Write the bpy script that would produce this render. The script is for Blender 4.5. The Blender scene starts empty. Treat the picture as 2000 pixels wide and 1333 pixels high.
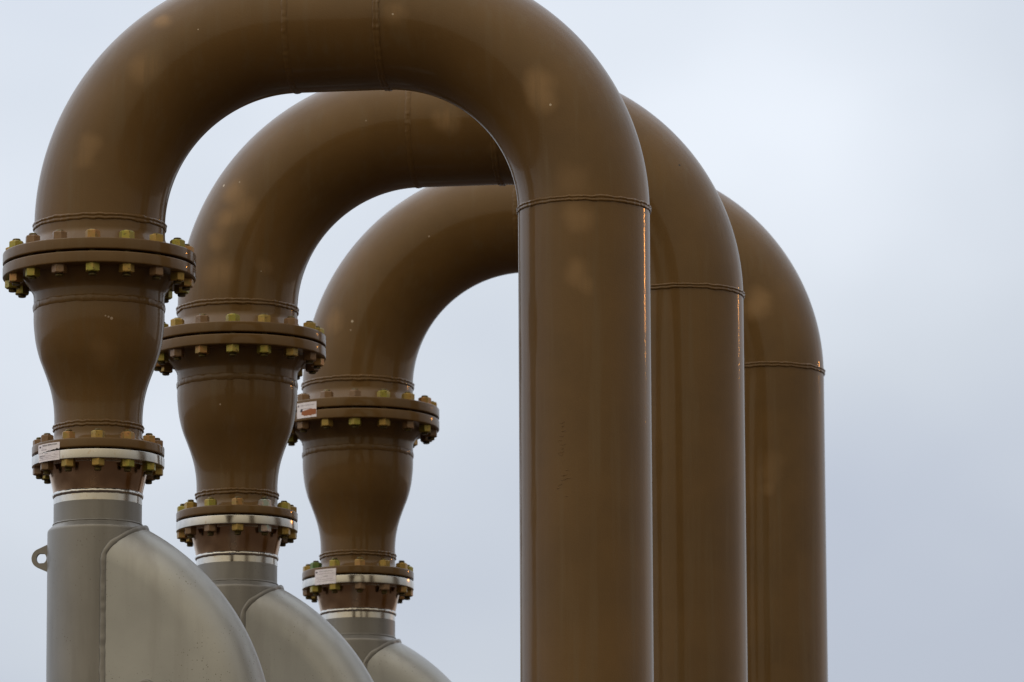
import bpy, bmesh, math, random
from mathutils import Vector, Matrix, noise

PI = math.pi
sc = bpy.context.scene
col = sc.collection
random.seed(7)

# ------------------------------------------------------------------ camera
EYE = 1.60
PITCH, ROLL, FPX = 0.17884, 0.00482, 12577.8
cam_d = bpy.data.cameras.new('camera')
cam = bpy.data.objects.new('camera', cam_d)
col.objects.link(cam)
cam_d.sensor_width = 36.0
cam_d.lens = FPX / 2000.0 * 36.0
cam_d.clip_start = 0.5
cam_d.clip_end = 20000.0
cam.matrix_world = Matrix.Translation((0, 0, EYE)) @ Matrix.Rotation(PI/2 + PITCH, 4, 'X') @ Matrix.Rotation(-ROLL, 4, 'Z')
cam_d.dof.use_dof = True
cam_d.dof.focus_distance = 20.2
cam_d.dof.aperture_fstop = 9.0
sc.camera = cam

# ------------------------------------------------------------------ sun and sky
SUN_AZ, SUN_EL = math.radians(48.8), math.radians(11.0)     # azimuth clockwise from +Y
sd = bpy.data.lights.new('sun', 'SUN')
so = bpy.data.objects.new('sun', sd)
col.objects.link(so)
sd.energy = 0.5
sd.angle = math.radians(0.9)
sd.color = (0.070, 0.026, 0.005)
sdir = Vector((math.sin(SUN_AZ)*math.cos(SUN_EL), math.cos(SUN_AZ)*math.cos(SUN_EL), math.sin(SUN_EL)))
so.rotation_euler = sdir.to_track_quat('Z', 'Y').to_euler()

w = bpy.data.worlds.new('World')
sc.world = w
w.use_nodes = True
nt = w.node_tree
nt.nodes.clear()
def N(t, typ, **kw):
    n = t.nodes.new(typ)
    for k, v in kw.items():
        if k.startswith('i_'):
            n.inputs[k[2:].replace('_', ' ')].default_value = v
        else:
            setattr(n, k, v)
    return n
L = nt.links.new
def mixrgb(t, fac, a, b, blend='MIX'):
    n = t.nodes.new('ShaderNodeMix'); n.data_type = 'RGBA'; n.blend_type = blend
    def put(sock, v):
        if isinstance(v, bpy.types.NodeSocket): t.links.new(v, sock)
        else: sock.default_value = v
    put(n.inputs[0], fac); put(n.inputs[6], a); put(n.inputs[7], b)
    return n.outputs[2]

out = N(nt, 'ShaderNodeOutputWorld')
sky = N(nt, 'ShaderNodeTexSky')
sky.sky_type = 'NISHITA'
sky.sun_disc = False
sky.sun_elevation = SUN_EL
sky.sun_rotation = SUN_AZ
bg_sky = N(nt, 'ShaderNodeBackground'); bg_sky.inputs['Strength'].default_value = 0.08
L(sky.outputs[0], bg_sky.inputs['Color'])
tc = N(nt, 'ShaderNodeTexCoord')
mp = N(nt, 'ShaderNodeMapping')
mp.inputs['Location'].default_value = (-2.1528, -7.8281, 7.4615)
mp.inputs['Scale'].default_value = (0.829, 1.0, 1.126)
L(tc.outputs['Generated'], mp.inputs['Vector'])
nz = N(nt, 'ShaderNodeTexNoise')
nz.inputs['Scale'].default_value = 7.5
nz.inputs['Detail'].default_value = 4.0
nz.inputs['Roughness'].default_value = 0.42
L(mp.outputs[0], nz.inputs['Vector'])
rmp = N(nt, 'ShaderNodeValToRGB')
cr = rmp.color_ramp
cr.elements[0].position = 0.33; cr.elements[0].color = (0.575, 0.630, 0.745, 1)
cr.elements[1].position = 0.60; cr.elements[1].color = (0.86, 0.915, 1.0, 1)
e = cr.elements.new(0.45); e.color = (0.69, 0.745, 0.83, 1)
L(nz.outputs['Fac'], rmp.inputs['Fac'])
# overcast dome: a little brighter towards the zenith
sx = N(nt, 'ShaderNodeSeparateXYZ'); L(tc.outputs['Generated'], sx.inputs[0])
mr = N(nt, 'ShaderNodeMapRange')
mr.inputs['From Min'].default_value = 0.0; mr.inputs['From Max'].default_value = 1.0
mr.inputs['To Min'].default_value = 0.70; mr.inputs['To Max'].default_value = 2.30
L(sx.outputs['Z'], mr.inputs['Value'])
bg_cl = N(nt, 'ShaderNodeBackground')
wy = N(nt, 'ShaderNodeMapRange')
wy.inputs['From Min'].default_value = 0.6; wy.inputs['From Max'].default_value = -0.8
L(sx.outputs['Y'], wy.inputs['Value'])
L(mixrgb(nt, wy.outputs[0], rmp.outputs['Color'], (0.72, 0.61, 0.43, 1)), bg_cl.inputs['Color']); wx = N(nt, 'ShaderNodeMath'); wx.operation = 'MULTIPLY_ADD'       # added sky gradient, brighter left and dimmer right, for the shading of the pipes
wx.inputs[1].default_value = -0.35; wx.inputs[2].default_value = 1.0
L(sx.outputs['X'], wx.inputs[0])
ws = N(nt, 'ShaderNodeMath'); ws.operation = 'MULTIPLY'
L(mr.outputs[0], ws.inputs[0]); L(wx.outputs[0], ws.inputs[1]); L(ws.outputs[0], bg_cl.inputs['Strength'])
mixw = N(nt, 'ShaderNodeMixShader'); mixw.inputs[0].default_value = 0.94
L(bg_sky.outputs[0], mixw.inputs[1]); L(bg_cl.outputs[0], mixw.inputs[2])
L(mixw.outputs[0], out.inputs['Surface'])

sc.view_settings.view_transform = 'Standard'
sc.view_settings.look = 'None'
sc.view_settings.gamma = 1.0
sc.view_settings.exposure = 0.0
sc.view_settings.use_curve_mapping = False

# ------------------------------------------------------------------ materials
def mat(name):
    m = bpy.data.materials.new(name)
    m.use_nodes = True
    t = m.node_tree
    b = t.nodes['Principled BSDF']
    return m, t, b

def noise_fac(t, vec, scale, detail, lo, hi, rough=0.5):
    n = t.nodes.new('ShaderNodeTexNoise')
    n.inputs['Scale'].default_value = scale; n.inputs['Detail'].default_value = detail
    n.inputs['Roughness'].default_value = rough
    t.links.new(vec, n.inputs['Vector'])
    r = t.nodes.new('ShaderNodeMapRange')
    r.inputs['From Min'].default_value = lo; r.inputs['From Max'].default_value = hi
    t.links.new(n.outputs['Fac'], r.inputs['Value'])
    return r.outputs[0], n.outputs['Fac']

PAINT = (0.168, 0.098, 0.047, 1)
PATCH = (0.265, 0.165, 0.080, 1)
def paint_material(name, patches, chips, seed=0):
    """brown enamel; patches: world position, radius, strength of touched-up paint"""
    m, t, b = mat(name)
    geo = t.nodes.new('ShaderNodeNewGeometry')
    pos = geo.outputs['Position']
    f1, raw = noise_fac(t, pos, 3.0 + .7*seed, 5, 0.35, 0.68, 0.6)
    c = mixrgb(t, f1, (0.106, 0.059, 0.0200, 1), (0.134, 0.074, 0.0245, 1))
    # warped position for uneven patch outlines
    wn = t.nodes.new('ShaderNodeTexNoise'); wn.inputs['Scale'].default_value = 9.0; wn.inputs['Detail'].default_value = 3.0
    t.links.new(pos, wn.inputs['Vector'])
    sub = t.nodes.new('ShaderNodeVectorMath'); sub.operation = 'SUBTRACT'; sub.inputs[1].default_value = (.5, .5, .5)
    t.links.new(wn.outputs['Color'], sub.inputs[0])
    scl = t.nodes.new('ShaderNodeVectorMath'); scl.operation = 'SCALE'; scl.inputs['Scale'].default_value = 0.06
    t.links.new(sub.outputs[0], scl.inputs[0])
    add = t.nodes.new('ShaderNodeVectorMath'); add.operation = 'ADD'
    t.links.new(pos, add.inputs[0]); t.links.new(scl.outputs[0], add.inputs[1])
    rough_src = None
    for (p, rad, st) in patches:
        d = t.nodes.new('ShaderNodeVectorMath'); d.operation = 'DISTANCE'
        t.links.new(add.outputs[0], d.inputs[0]); d.inputs[1].default_value = p
        r = t.nodes.new('ShaderNodeMapRange'); r.interpolation_type = 'SMOOTHSTEP'
        r.inputs['From Min'].default_value = rad*1.30; r.inputs['From Max'].default_value = rad*0.15
        r.inputs['To Max'].default_value = st
        t.links.new(d.outputs['Value'], r.inputs['Value'])
        c = mixrgb(t, r.outputs[0], c, PATCH)
        if rough_src is None: rough_src = r.outputs[0]
        else:
            mx = t.nodes.new('ShaderNodeMath'); mx.operation = 'MAXIMUM'
            t.links.new(rough_src, mx.inputs[0]); t.links.new(r.outputs[0], mx.inputs[1]); rough_src = mx.outputs[0]
    for (p, rad, colr) in chips:
        d = t.nodes.new('ShaderNodeVectorMath'); d.operation = 'DISTANCE'
        t.links.new(pos, d.inputs[0]); d.inputs[1].default_value = p
        r = t.nodes.new('ShaderNodeMath'); r.operation = 'LESS_THAN'; r.inputs[1].default_value = rad
        t.links.new(d.outputs['Value'], r.inputs[0])
        c = mixrgb(t, r.outputs[0], c, colr)
    # faint vertical rain and dust streaks
    ms = t.nodes.new('ShaderNodeMapping'); ms.inputs['Scale'].default_value = (26, 26, 1.1)
    t.links.new(pos, ms.inputs['Vector'])
    fs_, _ = noise_fac(t, ms.outputs[0], 1.0, 5, 0.52, 0.80, 0.6)
    c = mixrgb(t, fs_, c, (0.128, 0.082, 0.038, 1))
    t.links.new(c, b.inputs['Base Color'])
    rr, _ = noise_fac(t, pos, 6.0, 4, 0.3, 0.75)
    r = t.nodes.new('ShaderNodeMapRange'); r.inputs['To Min'].default_value = 0.02; r.inputs['To Max'].default_value = 0.05
    t.links.new(rr, r.inputs['Value']); t.links.new(r.outputs[0], b.inputs['Coat Roughness'])
    b.inputs['Roughness'].default_value = 0.42
    b.inputs['Specular IOR Level'].default_value = 0.10
    b.inputs['Coat IOR'].default_value = 1.45
    r = t.nodes.new('ShaderNodeMapRange'); r.inputs['To Min'].default_value = 0.42; r.inputs['To Max'].default_value = 0.10
    t.links.new(rough_src, r.inputs['Value']); t.links.new(r.outputs[0], b.inputs['Coat Weight'])
    # orange peel and slight waviness
    n1 = t.nodes.new('ShaderNodeTexNoise'); n1.inputs['Scale'].default_value = 190.0; n1.inputs['Detail'].default_value = 3.0
    t.links.new(pos, n1.inputs['Vector'])
    bp = t.nodes.new('ShaderNodeBump'); bp.inputs['Strength'].default_value = 0.35; bp.inputs['Distance'].default_value = 0.0011
    t.links.new(n1.outputs['Fac'], bp.inputs['Height'])
    n2 = t.nodes.new('ShaderNodeTexNoise'); n2.inputs['Scale'].default_value = 11.0; n2.inputs['Detail'].default_value = 2.0
    t.links.new(pos, n2.inputs['Vector'])
    bp2 = t.nodes.new('ShaderNodeBump'); bp2.inputs['Strength'].default_value = 0.2; bp2.inputs['Distance'].default_value = 0.0010
    t.links.new(n2.outputs['Fac'], bp2.inputs['Height']); t.links.new(bp.outputs[0], bp2.inputs['Normal'])
    t.links.new(bp2.outputs[0], b.inputs['Normal'])
    bp3 = t.nodes.new('ShaderNodeBump'); bp3.inputs['Strength'].default_value = 0.13; bp3.inputs['Distance'].default_value = 0.0011
    t.links.new(n1.outputs['Fac'], bp3.inputs['Height']); t.links.new(bp3.outputs[0], b.inputs['Coat Normal'])
    return m

def zinc(name, c1, c2, metal=0.55):
    m, t, b = mat(name)
    tc = t.nodes.new('ShaderNodeNewGeometry')
    f, _ = noise_fac(t, tc.outputs['Position'], 55.0, 4, 0.38, 0.66)
    c = mixrgb(t, f, c1, c2)
    f3, _ = noise_fac(t, tc.outputs['Position'], 130.0, 2, 0.62, 0.74)
    c = mixrgb(t, f3, c, (0.09, 0.055, 0.022, 1))
    t.links.new(c, b.inputs['Base Color'])
    b.inputs['Metallic'].default_value = metal
    b.inputs['Roughness'].default_value = 0.42
    return m

M = {}
M['zinc_gold'] = zinc('zinc_gold', (0.34, 0.215, 0.055, 1), (0.27, 0.20, 0.05, 1))
M['zinc_green'] = zinc('zinc_green', (0.27, 0.255, 0.045, 1), (0.33, 0.235, 0.055, 1))
M['zinc_orange'] = zinc('zinc_orange', (0.35, 0.18, 0.065, 1), (0.25, 0.18, 0.05, 1))
M['zinc_blue'] = zinc('zinc_blue', (0.27, 0.33, 0.30, 1), (0.42, 0.30, 0.27, 1))
M['zinc_deepgreen'] = zinc('zinc_deepgreen', (0.08, 0.17, 0.05, 1), (0.15, 0.18, 0.05, 1))
M['nut_painted'] = zinc('nut_painted', (0.17, 0.095, 0.04, 1), (0.20, 0.115, 0.055, 1), 0.0)
M['stud_dark'] = zinc('stud_dark', (0.07, 0.055, 0.025, 1), (0.14, 0.11, 0.035, 1), 0.6)

def steel(name, c1, c2, r1, r2):
    m, t, b = mat(name)
    g = t.nodes.new('ShaderNodeTexCoord')
    f, _ = noise_fac(t, g.outputs['Object'], 14.0, 5, 0.35, 0.7)
    c = mixrgb(t, f, c1, c2)
    f2, _ = noise_fac(t, g.outputs['Object'], 60.0, 4, 0.60, 0.8)
    c = mixrgb(t, f2, c, (0.40, 0.31, 0.22, 1))
    t.links.new(c, b.inputs['Base Color'])
    b.inputs['Metallic'].default_value = 1.0
    r = t.nodes.new('ShaderNodeMapRange'); r.inputs['To Min'].default_value = r1; r.inputs['To Max'].default_value = r2
    t.links.new(f, r.inputs['Value']); t.links.new(r.outputs[0], b.inputs['Roughness'])
    # fine lathe lines round the axis
    mpp = t.nodes.new('ShaderNodeMapping'); mpp.inputs['Scale'].default_value = (6, 6, 900)
    t.links.new(g.outputs['Object'], mpp.inputs['Vector'])
    n = t.nodes.new('ShaderNodeTexNoise'); n.inputs['Scale'].default_value = 1.0; n.inputs['Detail'].default_value = 3.0
    t.links.new(mpp.outputs[0], n.inputs['Vector'])
    bp = t.nodes.new('ShaderNodeBump'); bp.inputs['Strength'].default_value = 0.08; bp.inputs['Distance'].default_value = 0.0004
    t.links.new(n.outputs['Fac'], bp.inputs['Height']); t.links.new(bp.outputs[0], b.inputs['Normal'])
    return m
M['steel'] = steel('bright_machined_steel', (0.46, 0.45, 0.43, 1), (0.55, 0.54, 0.52, 1), .13, .27)
M['hub_steel'] = steel('hub_steel_coppery_reflection', (0.40, 0.27, 0.175, 1), (0.50, 0.34, 0.225, 1), .14, .30)  # brown reflection of the ground painted into the hub's base colour

def grey_steel(name, A, B, C):
    m, t, b = mat(name)
    g = t.nodes.new('ShaderNodeNewGeometry'); pos = g.outputs['Position']
    f, _ = noise_fac(t, pos, 4.0, 5, 0.3, 0.72)
    c = mixrgb(t, f, A, B)
    mpp = t.nodes.new('ShaderNodeMapping'); mpp.inputs['Scale'].default_value = (14, 14, 1.6)
    t.links.new(pos, mpp.inputs['Vector'])
    f2, _ = noise_fac(t, mpp.outputs[0], 1.0, 4, 0.50, 0.80)
    c = mixrgb(t, f2, c, C)
    # scattered dark pits and specks
    v = t.nodes.new('ShaderNodeTexVoronoi'); v.inputs['Scale'].default_value = 88.0
    t.links.new(pos, v.inputs['Vector'])
    lt = t.nodes.new('ShaderNodeMapRange'); lt.inputs['From Min'].default_value = 0.17; lt.inputs['From Max'].default_value = 0.09
    t.links.new(v.outputs['Distance'], lt.inputs['Value'])
    fm, _ = noise_fac(t, pos, 7.0, 3, 0.47, 0.62)
    sp = t.nodes.new('ShaderNodeMath'); sp.operation = 'MULTIPLY'
    t.links.new(lt.outputs[0], sp.inputs[0]); t.links.new(fm, sp.inputs[1])
    c = mixrgb(t, sp.outputs[0], c, (0.10, 0.080, 0.060, 1))
    v2 = t.nodes.new('ShaderNodeTexVoronoi'); v2.inputs['Scale'].default_value = 120.0
    t.links.new(pos, v2.inputs['Vector'])
    lt2 = t.nodes.new('ShaderNodeMapRange'); lt2.inputs['From Min'].default_value = 0.13; lt2.inputs['From Max'].default_value = 0.05
    lt2.inputs['To Max'].default_value = 0.45
    t.links.new(v2.outputs['Distance'], lt2.inputs['Value'])
    c = mixrgb(t, lt2.outputs[0], c, (0.13, 0.115, 0.095, 1))
    t.links.new(c, b.inputs['Base Color'])
    b.inputs['Metallic'].default_value = 0.45
    b.inputs['Roughness'].default_value = 0.40
    n1 = t.nodes.new('ShaderNodeTexNoise'); n1.inputs['Scale'].default_value = 420.0; n1.inputs['Detail'].default_value = 2.0
    t.links.new(pos, n1.inputs['Vector'])
    bp = t.nodes.new('ShaderNodeBump'); bp.inputs['Strength'].default_value = 0.25; bp.inputs['Distance'].default_value = 0.0006
    t.links.new(n1.outputs['Fac'], bp.inputs['Height']); t.links.new(bp.outputs[0], b.inputs['Normal'])
    return m
M['grey'] = grey_steel('bead_blasted_grey_steel', (0.180, 0.175, 0.168, 1), (0.23, 0.225, 0.216, 1), (0.152, 0.146, 0.138, 1))
M['grey_duct'] = grey_steel('bead_blasted_lighter_steel', (0.270, 0.275, 0.272, 1), (0.345, 0.352, 0.346, 1), (0.235, 0.232, 0.225, 1))

m, t, b = mat('gasket_black'); b.inputs['Base Color'].default_value = (0.018, 0.014, 0.011, 1); b.inputs['Roughness'].default_value = 0.8; M['gasket'] = m
m, t, b = mat('ink_black'); b.inputs['Base Color'].default_value = (0.05, 0.045, 0.07, 1); b.inputs['Roughness'].default_value = 0.7; M['ink'] = m
m, t, b = mat('ink_grey'); b.inputs['Base Color'].default_value = (0.22, 0.19, 0.24, 1); b.inputs['Roughness'].default_value = 0.7; M['ink_grey'] = m
m, t, b = mat('rust_stain'); b.inputs['Base Color'].default_value = (0.33, 0.115, 0.045, 1); b.inputs['Roughness'].default_value = 0.8; M['rust'] = m
m, t, b = mat('sticker_paper')
g = t.nodes.new('ShaderNodeNewGeometry')
f, _ = noise_fac(t, g.outputs['Position'], 60.0, 3, 0.35, 0.7)
t.links.new(mixrgb(t, f, (0.72, 0.68, 0.76, 1), (0.82, 0.79, 0.85, 1)), b.inputs['Base Color'])
b.inputs['Roughness'].default_value = 0.45
M['paper'] = m
m, t, b = mat('gravel_ground')
g = t.nodes.new('ShaderNodeNewGeometry')
f, _ = noise_fac(t, g.outputs['Position'], 0.3, 6, 0.35, 0.7)
c = mixrgb(t, f, (0.035, 0.019, 0.010, 1), (0.050, 0.027, 0.014, 1))
f2, _ = noise_fac(t, g.outputs['Position'], 35.0, 4, 0.35, 0.7)
c = mixrgb(t, f2, c, (0.035, 0.02, 0.012, 1))
t.links.new(c, b.inputs['Base Color']); b.inputs['Roughness'].default_value = 0.95
M['ground'] = m

# ------------------------------------------------------------------ mesh helpers
def link(name, me, material, parent=None, smooth=True, angle=35):
    o = bpy.data.objects.new(name, me)
    col.objects.link(o)
    if material is not None and not me.materials: me.materials.append(material)
    if smooth:
        me.polygons.foreach_set('use_smooth', [True]*len(me.polygons))
        me.set_sharp_from_angle(angle=math.radians(angle))
    if parent: o.parent = parent
    return o

def pydata(name, vs, fs):
    me = bpy.data.meshes.new(name)
    me.from_pydata(vs, [], fs)
    me.update()
    return me

def fillet(prof, rads, n=4):
    """round the corners of an open (r, z) profile"""
    out = []
    for i, p in enumerate(prof):
        rd = rads.get(i, 0)
        if rd and 0 < i < len(prof)-1:
            P, A, B = Vector(p), Vector(prof[i-1]), Vector(prof[i+1])
            a, c = (A-P), (B-P)
            d = min(rd, a.length*.49, c.length*.49)
            s, e2 = P + a.normalized()*d, P + c.normalized()*d
            for k in range(n+1):
                q = k/n
                out.append(tuple((1-q)**2*s + 2*q*(1-q)*P + q*q*e2))
        else:
            out.append(tuple(p))
    return out

def lathe(name, prof, seg=128, flip=False, closed=False):
    """prof: list of (r, z), outer surface listed from top to bottom"""
    vs, fs = [], []
    n = len(prof)
    for i in range(seg):
        a = 2*PI*i/seg
        c, s = math.cos(a), math.sin(a)
        for (r, z) in prof:
            vs.append((r*c, r*s, z))
    m = n if closed else n-1
    for i in range(seg):
        j = (i+1) % seg
        for k in range(m):
            k2 = (k+1) % n
            f = (i*n+k, i*n+k2, j*n+k2, j*n+k)
            fs.append(f[::-1] if flip else f)
    return pydata(name, vs, fs)

def sweep_tube(name, pts, r, seg=128, ndir=(0, 1, 0)):
    """tube through points in the local XZ plane"""
    vs, fs = [], []
    nd = Vector(ndir)
    P = [Vector(p) for p in pts]
    for i, p in enumerate(P):
        t = (P[min(i+1, len(P)-1)] - P[max(i-1, 0)]).normalized()
        side = t.cross(nd).normalized()
        for k in range(seg):
            a = 2*PI*k/seg
            vs.append(tuple(p + nd*(r*math.cos(a)) + side*(r*math.sin(a))))
    for i in range(len(P)-1):
        for k in range(seg):
            l = (k+1) % seg
            fs.append((i*seg+k, i*seg+l, (i+1)*seg+l, (i+1)*seg+k))
    return pydata(name, vs, fs)

BEAD_SEED = [0]
def bead_mesh(r, width=0.019, h=0.0042, double=True, seg=420, rough=1.0):
    """weld bead round the z axis at radius r, uneven, one or two passes"""
    BEAD_SEED[0] += 1
    sd_ = BEAD_SEED[0]*17.3
    vs, fs = [], []
    nk = 13
    for i in range(seg):
        a = 2*PI*i/seg
        c, s = math.cos(a), math.sin(a)
        q = Vector((c*9, s*9, sd_))
        wob = noise.noise(q)*0.0018*rough + noise.noise(q*3.1)*0.0010*rough
        wv = 1 + 0.22*noise.noise(q*0.8 + Vector((5, 5, 5)))*rough
        hh = h*(1 + 0.35*rough*noise.noise(q*2.3 + Vector((9, 1, 4))))
        rip = 0.10*rough*math.sin(a*r/0.0042*1.0 + 2*noise.noise(q*2))
        for k in range(nk):
            x = -1 + 2*k/(nk-1)
            if double:
                pr = max(0.0, 1-((abs(x)-0.46)/0.54)**2)**0.9
                if abs(x) < 0.46: pr = 0.66 + 0.34*math.sin(PI/2*abs(x)/0.46)**2
                y = pr*(1.12 if x > 0 else 0.88)
            else:
                y = max(0.0, 1-x*x)**1.1
            y = y*(1+rip*(1 if k % 2 else .6))
            rr = r + (hh*y if 0 < k < nk-1 else -0.003)
            z = wob + x*width/2*wv + 0.0006*rough*noise.noise(q*6 + Vector((0, 0, k*.9)))
            vs.append((rr*c, rr*s, z))
    for i in range(seg):
        j = (i+1) % seg
        for k in range(nk-1):
            fs.append((i*nk+k, j*nk+k, j*nk+k+1, i*nk+k+1))
    return pydata('weld_bead', vs, fs)

def tag(o, label=None, cat=None, group=None, kind=None):
    if label: o['label'] = label
    if cat: o['category'] = cat
    if group: o['group'] = group
    if kind: o['kind'] = kind
    return o

def empty(name, loc, rz=0):
    o = bpy.data.objects.new(name, None)
    o.empty_display_size = 0.3
    col.objects.link(o)
    o.location = loc; o.rotation_euler = (0, 0, rz)
    return o

# ------------------------------------------------------------------ layout (metres)
PHI = 0.13862
DX, DY, DZ = 0.35649, 1.86648, 0.0712
AX, AY = -1.28246, 19.67406
Z0 = EYE + 3.91952                     # height of the weld between flange and elbow
RP = 0.2032                            # 16 inch pipe
RE, PUP = 0.61693, 0.28667             # elbow radius and length of the crown piece
SPAN = 2*RE + PUP
RF1, RF2 = 0.3004, 0.2048
HJ, HL, HG = 0.12484, 0.72443, 0.934
BAYS = []
for k in range(3):
    x, y, z = AX + k*DX, AY + k*DY, k*DZ
    if k == 1: x -= 0.00487; y -= 0.05819; z -= 0.00194
    BAYS.append((x, y, z))

# ------------------------------------------------------------------ ground
S = 6000.0
g = pydata('ground', [(-S, -S, 0), (S, -S, 0), (S, S, 0), (-S, S, 0)], [(0, 1, 2, 3)])
go = link('ground', g, M['ground'], smooth=False)
tag(go, kind='structure')

# ------------------------------------------------------------------ shared part meshes
def hexnut(af, h, ch=0.10):
    """hex nut with chamfered corners, resting on z=0"""
    bm = bmesh.new()
    R_ = af/math.sqrt(3)
    rings = []
    for (z, f_, mode) in ((0, 1, 0), (h*(1-ch*1.2), 1, 0), (h, 0.88, 1)):
        ring = []
        for i in range(12):
            a = PI/6*i
            if i % 2 == 0: rr = R_
            else: rr = af/2
            if mode: rr = af/2*0.93
            ring.append(bm.verts.new((rr*math.cos(a), rr*math.sin(a), z)))
        rings.append(ring)
    for a_, b_ in zip(rings[:-1], rings[1:]):
        for i in range(12):
            j = (i+1) % 12
            bm.faces.new((a_[i], a_[j], b_[j], b_[i]))
    bm.faces.new(rings[-1]); bm.faces.new(rings[0][::-1])
    bmesh.ops.recalc_face_normals(bm, faces=bm.faces)
    me = bpy.data.meshes.new('nut'); bm.to_mesh(me); bm.free()
    return me

def stud_mesh(r, z0, z1):
    prof = [(0.0005, z1), (r*.82, z1), (r, z1-.003)]
    n = 14
    for i in range(n):                                    # thread ridges at the visible ends
        zz = z1-.004 - i*0.0022
        prof += [(r, zz), (r*.9, zz-.0011)]
    prof += [(r, z1-.04), (r, z0+.04)]
    for i in range(n):
        zz = z0+.004 + (n-1-i)*0.0022
        prof += [(r*.9, zz+.0011), (r, zz)]
    prof += [(r, z0+.003), (r*.82, z0), (0.0005, z0)]
    return lathe('stud_bolt', prof, 16)

NUT1 = {k: hexnut(0.0415, 0.026) for k in ('zinc_gold', 'zinc_green', 'zinc_orange', 'nut_painted', 'zinc_blue', 'zinc_deepgreen')}
NUT2 = {k: hexnut(0.0375, 0.023) for k in NUT1}
for dct in (NUT1, NUT2):
    for k, me in dct.items(): me.materials.append(M[k])
STUD1 = stud_mesh(0.0130, -0.0745, 0.0705); STUD1.materials.append(M['stud_dark'])
STUD2 = stud_mesh(0.0112, -0.0665, 0.0625); STUD2.materials.append(M['stud_dark'])
KEYS = ['zinc_gold', 'zinc_green', 'zinc_orange', 'nut_painted', 'zinc_green', 'zinc_gold', 'nut_painted']

def bolts(root, zc, n, rad, phase, half, nuts, stud, override={}, rnd=None):
    """studs on a bolt circle; angle measured from local -Y, positive to the right"""
    for i in range(n):
        a = phase + 2*PI*i/n
        x, y = rad*math.sin(a), -rad*math.cos(a)
        s = bpy.data.objects.new('stud_bolt', stud); col.objects.link(s); s.parent = root
        s.location = (x, y, zc + rnd.uniform(-.002, .002))
        s.rotation_euler = (0, 0, rnd.uniform(0, 6))
        for sgn in (1, -1):
            key = override.get((i, sgn)) or rnd.choice(KEYS)
            q = bpy.data.objects.new('nut', nuts[key]); col.objects.link(q); q.parent = s
            q.location = (0, 0, sgn*half - (s.location.z - zc))
            q.rotation_euler = (0 if sgn > 0 else PI, 0, rnd.uniform(0, 6.28))

def flange_up(r_pipe, r_f, r_hub, thick, z_face, z_weld, z_break, rf_h=0.0025):
    """weld neck flange whose neck goes up; outer profile top -> bottom"""
    zt = z_face + thick
    prof = [(r_pipe-.008, z_weld), (r_pipe, z_weld), (r_pipe+.0005, z_break), (r_hub, zt+.004), (r_hub+.004, zt), (r_f, zt), (r_f, z_face), (r_pipe+.04, z_face), (r_pipe+.038, z_face-rf_h), (r_pipe-.008, z_face-rf_h)]
    prof = fillet(prof, {2: .01, 3: .008, 5: .0045, 6: .0045})
    return prof

def mirror_prof(prof, zc):
    return [(r, 2*zc - z) for (r, z) in prof][::-1]

def arc_pts(cx, cz, r, a0, a1, n):
    return [(cx + r*math.cos(a0+(a1-a0)*i/n), 0, cz + r*math.sin(a0+(a1-a0)*i/n)) for i in range(n+1)]

def cyl_patch(name, r, a0, a1, z0, z1, na=14, nz=2, thick=0.0006, edge=None):
    """thin curved label on a cylinder round the z axis; angles from -Y to the right"""
    vs, fs = [], []
    for layer in (0, 1):
        rr = r + thick*layer
        for j in range(nz+1):
            for i in range(na+1):
                a = a0+(a1-a0)*i/na
                zz = z0+(z1-z0)*j/nz
                if edge: zz = edge(i/na, j/nz, zz)
                vs.append((rr*math.sin(a), -rr*math.cos(a), zz))
    st = (nz+1)*(na+1)
    for j in range(nz):
        for i in range(na):
            q = j*(na+1)+i
            fs.append((st+q, st+q+1, st+q+na+2, st+q+na+1))
            fs.append((q, q+na+1, q+na+2, q+1))
    ring = [i for i in range(na+1)] + [j*(na+1)+na for j in range(1, nz+1)] + [nz*(na+1)+i for i in range(na-1, -1, -1)] + [j*(na+1) for j in range(nz-1, 0, -1)]
    for a_, b_ in zip(ring, ring[1:]+ring[:1]):
        fs.append((a_, b_, st+b_, st+a_))
    return pydata(name, vs, fs)

def wrapped_text(txt, size, r, a_left, z, material, parent, name='printed_text', bold=0.0):
    cu = bpy.data.curves.new('text', 'FONT'); cu.body = txt; cu.size = size; cu.offset = bold
    cu.resolution_u = 2
    o = bpy.data.objects.new('text', cu); col.objects.link(o)
    dg = bpy.context.evaluated_depsgraph_get()
    me = bpy.data.meshes.new_from_object(o.evaluated_get(dg))
    bpy.data.objects.remove(o); bpy.data.curves.remove(cu)
    for v in me.vertices:
        a = a_left + v.co.x/r
        v.co = Vector((r*math.sin(a), -r*math.cos(a), z + v.co.y))
    me.materials.clear(); me.materials.append(material)
    q = bpy.data.objects.new(name, me); col.objects.link(q); q.parent = parent
    return q

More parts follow.
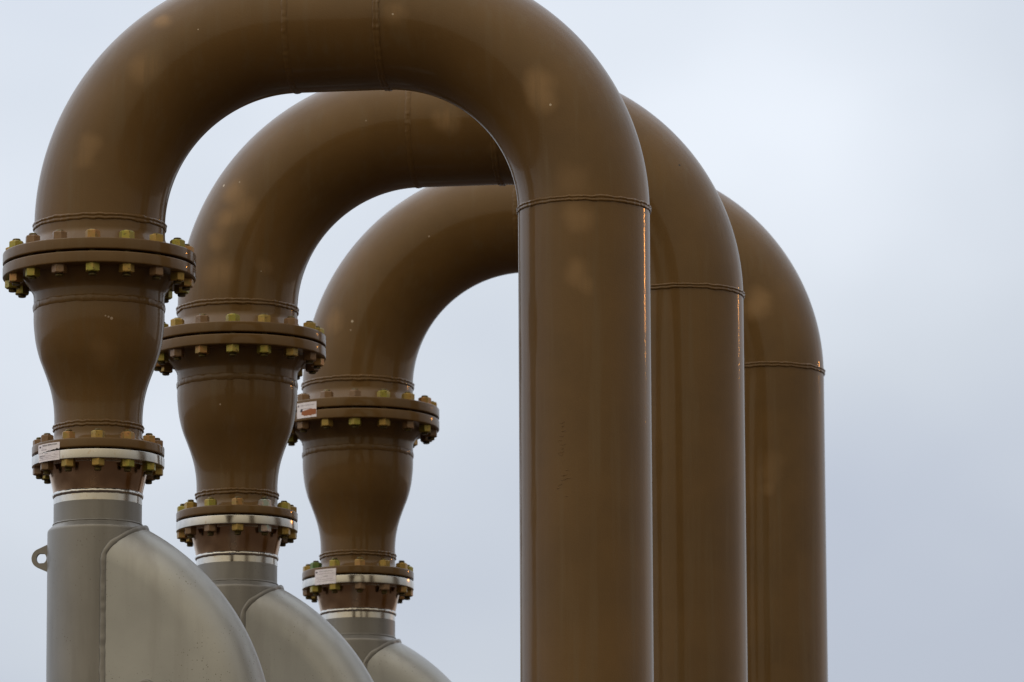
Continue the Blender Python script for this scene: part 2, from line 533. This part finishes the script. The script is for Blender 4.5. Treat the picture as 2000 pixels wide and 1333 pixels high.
def paint_runs():
    rr_ = random.Random(5)
    vs, fs = [], []
    strokes = [(-.20+rr_.uniform(-.03, .03), -.690-i*.0125+rr_.uniform(-.004, .004), rr_.uniform(.010, .022), rr_.uniform(-.1, .25)) for i in range(9)]
    strokes += [(-.15, -.862, .034, .16), (-.17, -.850, .020, .1), (-.23, -.878, .016, .45), (-.26, -.888, .010, .3), (-.12, -.835, .014, 0), (-.14, -.915, .010, 0)]
    for (a, z, ln, sl) in strokes:
        n, b0 = 8, len(vs)
        for i in range(n+1):
            q = i/n*2-1
            w_ = .0011*math.sqrt(max(.02, 1-q*q))
            aa = a - .03 + q*ln/2/RP
            zz = z + sl*q*ln/2 + .0012*math.sin(q*4+a*40)
            for (dz, dr) in ((w_*1.6, -.0004), (0, w_), (-w_*1.2, -.0004)):
                vs.append(((RP+dr)*math.sin(aa), -(RP+dr)*math.cos(aa), zz+dz))
        for i in range(n):
            for j in range(2):
                c = b0+i*3+j
                fs.append((c, c+1, c+4, c+3))
    return pydata('paint_run', vs, fs)

# ------------------------------------------------------------------ build
PATCHES = [
    [((0.2049, 19.2616, 5.469), 0.056, .55), ((0.2037, 19.2617, 5.2941), 0.046, .5), ((0.2346, 19.2611, 5.2494), 0.03, .4),
     ((0.0901, 19.2777, 5.8839), 0.055, .8), ((0.1008, 19.2761, 5.8354), 0.045, .6), ((-1.0749, 19.4743, 6.1398), 0.035, .8),
     ((-1.1282, 19.4483, 5.9846), 0.060, .6), ((-1.3024, 19.4746, 5.7483), 0.04, .5), ((-1.3181, 19.4767, 5.7003), 0.035, .4),
     ((0.19, 19.2635, 5.5842), 0.06, .3), ((-0.3579, 19.3403, 6.1212), 0.04, .5), ((-1.26, 19.4964, 5.093), 0.05, .3)],
    [((-0.9395, 21.3011, 5.9672), 0.05, .7), ((-0.9124, 21.2774, 5.9006), 0.055, .6), ((-0.9648, 21.2936, 5.8689), 0.045, .8),
     ((-0.9846, 21.2877, 5.6921), 0.065, .6), ((-0.9906, 21.297, 5.7993), 0.04, .5), ((-0.2203, 21.18, 6.1796), 0.05, .7),
     ((-0.8265, 21.2978, 5.7108), 0.03, .4), ((-0.0657, 21.1867, 6.0888), 0.03, .3)],
    [((0.8897, 22.9996, 5.8885), 0.065, .8), ((0.9322, 22.9938, 5.2565), 0.045, .3), ((0.9459, 22.994, 5.3127), 0.045, .25),
     ((0.9224, 22.9942, 5.2098), 0.03, .4), ((-0.6572, 23.2383, 5.8737), 0.05, .6)]]
W_, D_ = (0.50, 0.42, 0.32, 1), (0.02, 0.015, 0.01, 1)
CHIPS = [
    [((0.1211, 19.2731, 5.8186), 0.0035, W_), ((-0.3626, 19.341, 6.1214), 0.003, W_), ((-0.966, 19.4257, 6.0955), 0.002, W_),
     ((-1.2312, 19.4791, 5.1985), 0.0045, (.35, .27, .2, 1)), ((-1.2405, 19.4765, 5.2029), 0.003, (.35, .27, .2, 1)), ((-1.2499, 19.4746, 5.2058), 0.0025, (.35, .27, .2, 1)),
     ((-1.3513, 19.5052, 4.7981), 0.002, (.35, .27, .2, 1))],
    [((-0.9724, 21.3402, 5.9966), 0.0045, W_), ((-0.917, 21.2975, 5.9999), 0.0025, W_), ((0.5637, 21.1255, 6.0149), 0.0038, D_),
     ((-0.8435, 21.2928, 5.6924), 0.002, W_), ((-0.9798, 21.2904, 5.238), 0.003, (.35, .27, .2, 1)), ((-0.488, 21.2155, 6.1921), 0.003, (.35, .27, .2, 1))],
    [((-0.5849, 23.2053, 5.8711), 0.0045, W_), ((-0.5906, 23.2057, 5.8388), 0.003, (.35, .27, .2, 1)), ((-0.3022, 23.1648, 6.1791), 0.003, (.35, .27, .2, 1))]]
GOOSE_LABELS = ['nearest brown inverted U pipe, its crown cut off by the top of the frame',
                'middle brown inverted U pipe, seen through and behind the nearest and largest one',
                'farthest and smallest brown inverted U pipe, mostly hidden behind the other two']
RED_LABELS = ['nearest brown reducer spool with a torn white label on its lower flange',
              'brown reducer spool under the middle pipe bend, without labels, one nut blue grey',
              'farthest brown reducer spool with two white labels, one rust stained']
VES_LABELS = ['largest grey steel fitting with lifting eye and curved duct, lower left corner',
              'middle grey steel fitting, partly hidden behind the largest one with the lifting eye',
              'farthest grey steel fitting, only its neck and the top of its curve showing']

# shared meshes
flange16_up = lathe('flange', flange_up(RP, RF1, .2335, .0355, -HJ+.0035, 0.0, -.042), 160)
flange16_dn = lathe('flange', mirror_prof(flange_up(RP, RF1, .2335, .0355, -HJ+.0035, -.006, -.038), -HJ), 160)
flange10_up = lathe('flange', flange_up(.1365, RF2, .153, .0290, -HL+.0030, -.635, -.668), 160)
zt_ = -HL+.0030+.0290
pr = [(.1285, -.603), (.1365, -.603), (.1372, -.607), (.1400, -.622), (.1440, -.640), (.1490, -.662), (.1550, zt_+.006), (.1600, zt_), (RF2, zt_), (RF2, -HL+.0030), (.1765, -HL+.0030), (.1745, -HL+.0005), (.1285, -HL+.0005)]
pr = mirror_prof(fillet(pr, {7: .004, 8: .002, 9: .002}), -HL)
i_ = next(i for i in range(len(pr)) if pr[i][1] < -HL-.034 and pr[i][0] < .159)
hub10 = lathe('hub', pr[i_-1:], 160)
flange10_dn = lathe('flange', pr[:i_], 160)
gasket16 = lathe('gasket', [(RP-.006, -HJ+.0012), (RP+.036, -HJ+.0012), (RP+.036, -HJ-.0012), (RP-.006, -HJ-.0012)], 96)
gasket10 = lathe('gasket', [(.1305, -HL+.0012), (.1365+.036, -HL+.0012), (.1365+.036, -HL-.0012), (.1305, -HL-.0012)], 96)
elbow_a = sweep_tube('elbow_pipe', arc_pts(RE, 0, RE, PI, PI/2, 72), RP, 160)
elbow_b = sweep_tube('elbow_pipe', arc_pts(RE+PUP, 0, RE, PI/2, 0, 72), RP, 160)
crown = sweep_tube('crown_pipe', [(RE+PUP*i/4, 0, RE) for i in range(5)], RP-.0002, 160)
downpipe = lathe('down_pipe', [(RP, .002), (RP, -1.0), (RP, -3.0), (RP, -(Z0+.35))], 160)

# reducer, smooth S curve, 16 to 10 inch
ZR0, ZR1 = -2*HJ+.006, -.635
ctrl = [(-.2437, .2032), (-.262, .2032), (-.300, .2030), (-.331, .2005), (-.370, .1950), (-.412, .1842), (-.450, .1700), (-.485, .1573), (-.520, .1470), (-.557, .1400), (-.590, .1370), (-.615, .1365), (-.635, .1365)]
def red_r(z):
    for i in range(len(ctrl)-1):
        if ctrl[i][0] >= z >= ctrl[i+1][0]:
            z1, r1 = ctrl[i]; z2, r2 = ctrl[i+1]
            z0_, r0_ = ctrl[max(i-1, 0)]; z3, r3 = ctrl[min(i+2, len(ctrl)-1)]
            h = z2-z1; s = (z-z1)/h
            m1 = (r2-r0_)/((z2-z0_) or 1)*h; m2 = (r3-r1)/((z3-z1) or 1)*h
            return (2*s**3-3*s*s+1)*r1 + (s**3-2*s*s+s)*m1 + (-2*s**3+3*s*s)*r2 + (s**3-s*s)*m2
    return ctrl[-1][1]
reducer = lathe('reducer_cone', [(red_r(z), z) for z in [-.2437-(.635-.2437)*i/60 for i in range(61)]], 160)

# grey fitting
RV = 0.1548
ZW = 2*HL*-1+.603                                     # weld under the bright flange
neck_b = lathe('bright_neck', [(.1365, ZW+.002), (.1365, -.8745)], 128)
neck_g = lathe('grey_neck', fillet([(.1363, -.8745), (.1363, -.9365)], {}), 128)
shell_prof = fillet([(.1300, -.9330), (.1368, -.9350), (.1385, -.9400), (.1530, -.9545), (RV, -.9600), (RV, -1.2), (RV, -3.0), (RV, -(Z0-.03)), (RV, -(Z0+.3))], {2: .003, 3: .004, 4: .003})
shell = lathe('shell', shell_prof, 160)
UC, ZC, RO, HB = -.218, -1.625, .769, .147
RC = RO - HB
def duct_mesh():
    vs, fs = [], []
    path = []
    a0 = math.acos((0.0-UC)/RC)
    n = 72
    for i in range(n+1):
        a = a0*(1-i/n)
        path.append((UC+RC*math.cos(a), ZC+RC*math.sin(a), math.cos(a), math.sin(a)))
    for i in range(1, 9):
        path.append((UC+RC, ZC-.12*i, 1, 0))
    zb = ZC-.96
    nk = 26
    for (u, z, cu, cz) in path:
        vs.append((u, -HB, zb)); vs.append((u, -HB, (z+zb)/2))
        for k in range(nk+1):
            th = -PI/2 + PI*k/nk
            d = HB*math.cos(th); v = HB*math.sin(th)
            vs.append((u+cu*d, v, z+cz*d))
        vs.append((u, HB, (z+zb)/2)); vs.append((u, HB, zb))
    m = nk+5
    for i in range(len(path)-1):
        for k in range(m-1):
            fs.append((i*m+k, (i+1)*m+k, (i+1)*m+k+1, i*m+k+1))
    me = pydata('curved_duct', vs, fs)
    bm = bmesh.new(); bm.from_mesh(me)
    bmesh.ops.remove_doubles(bm, verts=bm.verts, dist=1e-5)
    bmesh.ops.recalc_face_normals(bm, faces=bm.faces)
    bm.to_mesh(me); bm.free()
    return me
duct = duct_mesh()

def seam_mesh():
    """weld bead along the line where the curved duct meets the round shell"""
    pts = []
    # from the bottom up the front, over the top, down the back
    def v_at(z, u):
        # half thickness of the duct at (u, z)
        d = math.hypot(u-UC, z-ZC) if z > ZC else (u-UC)
        if d <= RC: return HB
        q = HB*HB-(d-RC)**2
        return math.sqrt(q) if q > 0 else None
    front = []
    u0 = math.sqrt(RV*RV-HB*HB)
    z = ZC-.9
    while z < ZC+.3:
        front.append((u0, z)); z += .02
    # over the rounded top: parametrise by azimuth on the shell
    n = 90
    a0 = math.asin(u0/RV)
    prev = front[-1][1]
    pts = [(u0, -HB, z_) for (u_, z_) in front]
    for i in range(n+1):
        a = a0 + (PI/2-a0)*i/n
        u, v = RV*math.sin(a), RV*math.cos(a)
        # outermost distance d with half-thickness v
        d = RC + math.sqrt(max(0, HB*HB-v*v)) if v < HB else RC
        zz = ZC + math.sqrt(max(0, d*d-(u-UC)**2))
        pts.append((u, -v, zz))
    # resample gap between straight and curved
    P = [Vector(p) for p in pts]
    back = [Vector((p.x, -p.y, p.z)) for p in P[:-1]][::-1]
    P = P + back
    # dense resample
    Q = [P[0]]
    for a_, b_ in zip(P[:-1], P[1:]):
        k = max(1, int((b_-a_).length/.006))
        for j in range(1, k+1): Q.append(a_.lerp(b_, j/k))
    vs, fs = [], []
    seg = 10
    for i, p in enumerate(Q):
        t = (Q[min(i+1, len(Q)-1)]-Q[max(i-1, 0)]).normalized()
        nrm = Vector((p.x, p.y, 0)).normalized()
        side = t.cross(nrm).normalized(); nr = side.cross(t).normalized()
        w_ = .0105*(1+.25*noise.noise(p*30)); h_ = .0050*(1+.35*noise.noise(p*45))
        for k in range(seg):
            a = 2*PI*k/seg
            vs.append(tuple(p + side*w_*math.cos(a) + nr*h_*math.sin(a)))
    for i in range(len(Q)-1):
        for k in range(seg):
            l = (k+1) % seg
            fs.append((i*seg+k, i*seg+l, (i+1)*seg+l, (i+1)*seg+k))
    me = pydata('seam_weld', vs, fs)
    bm = bmesh.new(); bm.from_mesh(me); bmesh.ops.recalc_face_normals(bm, faces=bm.faces); bm.to_mesh(me); bm.free()
    return me
seam = seam_mesh()

def lug_mesh():
    """lifting eye: rounded plate with a hole, in the local XZ plane"""
    cx, cz, ro, ri, th = -.1752, -1.035, .0310, .0165, .0075
    out_ = []
    zt, zb_, xe = -.9910, -1.0790, -.1530
    out_.append((xe, zt))
    n = 28
    for i in range(n+1):
        a = math.radians(112 + (248-112)*i/n)
        out_.append((cx+ro*math.cos(a), cz+ro*math.sin(a)))
    out_.append((xe, zb_))
    for i in range(1, 8):
        out_.append((xe, zb_+(zt-zb_)*i/8))
    m = len(out_)
    inn = []
    for (x, z) in out_:
        d = Vector((x-cx, z-cz)).normalized()
        inn.append((cx+ri*d.x, cz+ri*d.y))
    vs = []
    for y in (-th, th):
        vs += [(x, y, z) for (x, z) in out_] + [(x, y, z) for (x, z) in inn]
    fs = []
    for i in range(m):
        j = (i+1) % m
        fs.append((i, j, m+j, m+i)); fs.append((2*m+i, 3*m+i, 3*m+j, 2*m+j))
        fs.append((i, 2*m+i, 2*m+j, j)); fs.append((m+i, m+j, 3*m+j, 3*m+i))
    me = pydata('lifting_lug', vs, fs)
    bm = bmesh.new(); bm.from_mesh(me); bmesh.ops.recalc_face_normals(bm, faces=bm.faces); bm.to_mesh(me); bm.free()
    return me
lug = lug_mesh()
nozzle = lathe('nozzle', fillet([(.0001, .024), (.020, .024), (.0275, .024), (.0275, .005), (.0335, -.002)], {2: .003, 3: .003}), 40)
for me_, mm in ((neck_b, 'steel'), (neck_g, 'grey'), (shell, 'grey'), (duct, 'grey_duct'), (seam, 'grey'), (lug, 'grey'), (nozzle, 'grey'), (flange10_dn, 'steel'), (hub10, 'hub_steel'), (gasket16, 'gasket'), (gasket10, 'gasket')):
    me_.materials.append(M[mm])

def put(name, me, root, material=None, loc=None, rot=None, angle=35):
    if material is not None:
        me = me.copy(); me.materials.clear(); me.materials.append(material)
    o = link(name, me, None, root, True, angle)
    if loc: o.location = loc
    if rot: o.rotation_euler = rot
    return o

for k, (bx, by, bz) in enumerate(BAYS):
    zt = Z0                                            # local height of the reference weld
    pm = paint_material('brown_enamel_%d' % k, PATCHES[k], CHIPS[k], k)
    rnd = random.Random(31+k)
    # ---- gooseneck pipe
    G = empty('gooseneck_pipe', (bx, by, bz), -PHI)
    tag(G, GOOSE_LABELS[k], 'pipe', 'inverted U pipes standing in a row')
    put('flange', flange16_up, G, pm, (0, 0, zt))
    put('elbow_pipe', elbow_a, G, pm, (0, 0, zt))
    put('crown_pipe', crown, G, pm, (0, 0, zt))
    put('elbow_pipe', elbow_b, G, pm, (0, 0, zt))
    put('down_pipe', downpipe, G, pm, (SPAN, 0, zt))
    for loc, rot, w_, h_, db in (((0, 0, zt), (0, 0, 0), .024, .0050, True), ((SPAN, 0, zt+.006), (0, 0, PI), .0210, .0048, True),
                             ((RE, 0, zt+RE), (0, PI/2, 0), .022, .0028, False), ((RE+PUP, 0, zt+RE), (0, PI/2, 0), .024, .0036, True)):
        o = link('weld_bead', bead_mesh(RP, w_, h_, db, rough=1.05), pm, G, True, 60)
        o.location = loc; o.rotation_euler = rot
    put('gasket', gasket16, G, None, (0, 0, zt))
    if k == 0:
        pr_ = put('paint_run', paint_runs(), G, pm, (SPAN, 0, zt), angle=80)
        pr_['kind'] = 'stuff'
        pr_['label'] = 'small wrinkled runs in the paint of the down pipe'
    ov = {}
    bolts(G, zt-HJ, 16, .270, .125, .0390, NUT1, STUD1, {0: {(0, -1): 'zinc_green', (15, -1): 'nut_painted', (1, -1): 'zinc_gold', (2, -1): 'nut_painted', (15, 1): 'nut_painted', (14, 1): 'nut_painted', (0, 1): 'zinc_orange', (1, 1): 'zinc_green', (14, -1): 'zinc_green', (13, 1): 'zinc_green'},
                                                        1: {(0, -1): 'zinc_green', (15, -1): 'zinc_orange', (1, -1): 'zinc_green', (2, -1): 'zinc_gold', (15, 1): 'nut_painted', (0, 1): 'zinc_green', (1, 1): 'zinc_gold'},
                                                        2: {(0, -1): 'zinc_green', (15, -1): 'zinc_gold', (1, -1): 'zinc_gold', (2, -1): 'nut_painted'}}[k], rnd)
    # ---- reducer spool
    Rr = empty('reducer_spool', (bx, by, bz), -PHI)
    Rr.location.z += zt-HL
    zz = HL
    tag(Rr, RED_LABELS[k], 'pipe reducer', 'reducer spools under the pipe bends')
    put('flange', flange16_dn, Rr, pm, (0, 0, zz))
    put('reducer_cone', reducer, Rr, pm, (0, 0, zz))
    put('flange', flange10_up, Rr, pm, (0, 0, zz))
    put('gasket', gasket10, Rr, None, (0, 0, zz))
    o = link('weld_bead', bead_mesh(RP, .026, .0030, False), pm, Rr, True, 60); o.location = (0, 0, zz-.2560)
    o = link('weld_bead', bead_mesh(.1365, .022, .0050, True), pm, Rr, True, 60); o.location = (0, 0, zz-.635)
    bolts(Rr, 0, 12, .181, .20, .0320, NUT2, STUD2, {0: {(0, -1): 'zinc_gold', (11, -1): 'zinc_gold', (1, -1): 'zinc_green', (0, 1): 'zinc_gold', (11, 1): 'zinc_orange', (1, 1): 'zinc_orange', (10, -1): 'nut_painted'},
                                                   1: {(1, 1): 'zinc_blue', (1, -1): 'zinc_blue', (0, -1): 'zinc_gold', (0, 1): 'zinc_orange', (11, 1): 'zinc_green'},
                                                   2: {(10, 1): 'zinc_deepgreen', (0, 1): 'zinc_orange', (1, 1): 'zinc_gold', (11, 1): 'zinc_green', (0, -1): 'nut_painted'}}[k], rnd)
    # ---- grey steel fitting
    V = empty('steel_fitting', (bx, by, 0), -PHI)
    zv = zt + bz
    tag(V, VES_LABELS[k], 'steel fitting', 'grey steel fittings carrying the reducer spools')
    put('flange', flange10_dn, V, None, (0, 0, zv))
    hb = put('hub', hub10, V, None, (0, 0, zv)); hb['label'] = 'conical hub under the bright flange, coppery reflection put into its colour'
    nb = put('neck', neck_b, V, None, (0, 0, zv)); nb['label'] = 'short band of bright bare steel above the grey neck'
    ng = put('neck', neck_g, V, None, (0, 0, zv)); ng['label'] = 'matte grey lower neck'
    o = link('weld_bead', bead_mesh(.1365, .018, .0045, False, rough=.5), M['steel'], V, True, 60); o.location = (0, 0, zv+ZW)
    o = link('weld_bead', bead_mesh(.1362, .009, .0034, False, rough=.35), M['grey'], V, True, 60); o.location = (0, 0, zv-.9365)
    put('shell', shell, V, None, (0, 0, zv))
    dd = put('curved_duct', duct, V, None, (0, 0, zv), angle=80)
    put('seam_weld', seam, V, None, (0, 0, zv), angle=80)
    put('lifting_lug', lug, V, None, (0, 0, zv))
    put('nozzle', nozzle, V, None, (.184, -HB, zv-1.468), (PI/2, 0, 0))

    # ---- inspection labels stuck on the flange rims
    def tear(up):
        def f(s, tj, z):
            if (tj > .99) != up: return z
            j = noise.noise(Vector((s*9, 3.3 if up else 3.5, 0)))*.0016 + noise.noise(Vector((s*31, 1, 0)))*.0009
            return z + j + (s-.5)*.004 + (-.0006 if up else .0006)*0
        return f
    if k == 0:
        r_ = RF2 + .0006
        a0, a1 = -.88, -.407
        top = link('label_sticker', cyl_patch('label_sticker', r_, a0-.02, a1, -.0015, .0225, 40, 1, .0006, lambda s, j, z: z if j > .5 else z + (s-.5)*.010 + noise.noise(Vector((s*14, 2, 0)))*.0040), M['paper'], Rr, False)
        top['label'] = 'upper half of the torn white inspection label'
        bot = link('label_sticker', cyl_patch('label_sticker', r_, a0, a1, -.0325, -.0058, 40, 1, .0006, lambda s, j, z: z if j < .5 else z + max(0, s-.35)*.004 + noise.noise(Vector((s*17, 8, 0)))*.0022), M['paper'], Rr, False)
        bot['label'] = 'lower half of the torn white inspection label'
        rt = r_ + .0009
        wrapped_text('TORQUE VERIFICATION', .0062, rt, a0+.10, .0148, M['ink'], top, bold=.00012)
        link('printed_mark', cyl_patch('printed_mark', rt-.0002, a0+.02, a0+.065, .0120, .0165, 4, 1, .0002), M['ink'], top, False)
        wrapped_text('BY', .0050, rt, a0+.095, .0085, M['ink_grey'], top)
        wrapped_text('WRENCH NO.', .0045, rt, a0+.07, .0030, M['ink_grey'], top)
        wrapped_text('FLANGE', .0044, rt, a0+.16, -.0100, M['ink_grey'], bot)
        wrapped_text('INSPECTED BY', .0050, rt, a0+.02, -.0165, M['ink'], bot, bold=.0001)
        wrapped_text('DATE', .0044, rt, a0+.34, -.0155, M['ink_grey'], bot)
        wrapped_text('SIGNED', .0044, rt, a0+.04, -.0220, M['ink'], bot)
        for (aa, bb, zz_) in ((.18, .32, -.0166), (.38, .45, -.0158), (.13, .44, -.0215), (.03, .45, -.0262)):
            link('ruled_line', cyl_patch('ruled_line', rt-.0002, a0+aa, a0+bb, zz_, zz_+.0007, 6, 1, .0002), M['ink_grey'], bot, False)
    if k == 2:
        r_ = RF1 + .0006
        zj = zz - HJ
        st = link('label_sticker', cyl_patch('label_sticker', r_, -.665, -.361, zj-.0295, zj+.0270, 12, 2), M['paper'], Rr, False)
        st['label'] = 'white label with a rust coloured stain on the upper flange'
        def blob(s, j, z):
            return z + (-.004 if j < .5 else .004)*math.sin(s*PI) + (0 if j < .5 else .006*(s-.5)) + noise.noise(Vector((s*7, j*5, 0)))*.003
        link('rust_stain', cyl_patch('rust_stain', r_+.0007, -.585, -.366, zj-.0185, zj-.0035, 16, 1, .0003, blob), M['rust'], st, False)
        link('printed_mark', cyl_patch('printed_mark', r_+.0007, -.61, -.57, zj-.004, zj+.001, 4, 1, .0003, blob), M['ink'], st, False)
        link('ruled_line', cyl_patch('ruled_line', r_+.0007, -.60, -.45, zj+.003, zj+.0042, 8, 1, .0003), M['ink_grey'], st, False)
        link('printed_mark', cyl_patch('printed_mark', r_+.0007, -.655, -.625, zj+.013, zj+.019, 4, 1, .0003), M['ink_grey'], st, False)
        wrapped_text('TORQUE VERIFICATION', .0060, r_+.0009, -.61, zj+.0145, M['ink_grey'], st)
        r_ = RF2 + .0006
        st = link('label_sticker', cyl_patch('label_sticker', r_, -.70, -.237, -.0330, .0225, 14, 2), M['paper'], Rr, False)
        st['label'] = 'clean white label across the lower flange joint'
        rt = r_+.0009
        link('printed_mark', cyl_patch('printed_mark', rt-.0002, -.68, -.635, .0100, .0155, 4, 1, .0002), M['ink'], st, False)
        wrapped_text('TORQUE VERIFICATION', .0056, rt, -.60, .0125, M['ink_grey'], st)
        wrapped_text('FLANGE', .0056, rt, -.50, -.0060, M['ink'], st)
        for (aa, bb, zz_) in ((-.64, -.27, .005), (-.66, -.52, -.009), (-.62, -.30, -.0155), (-.66, -.27, -.022)):
            link('ruled_line', cyl_patch('ruled_line', rt-.0002, aa, bb, zz_, zz_+.0008, 8, 1, .0002), M['ink_grey'], st, False)
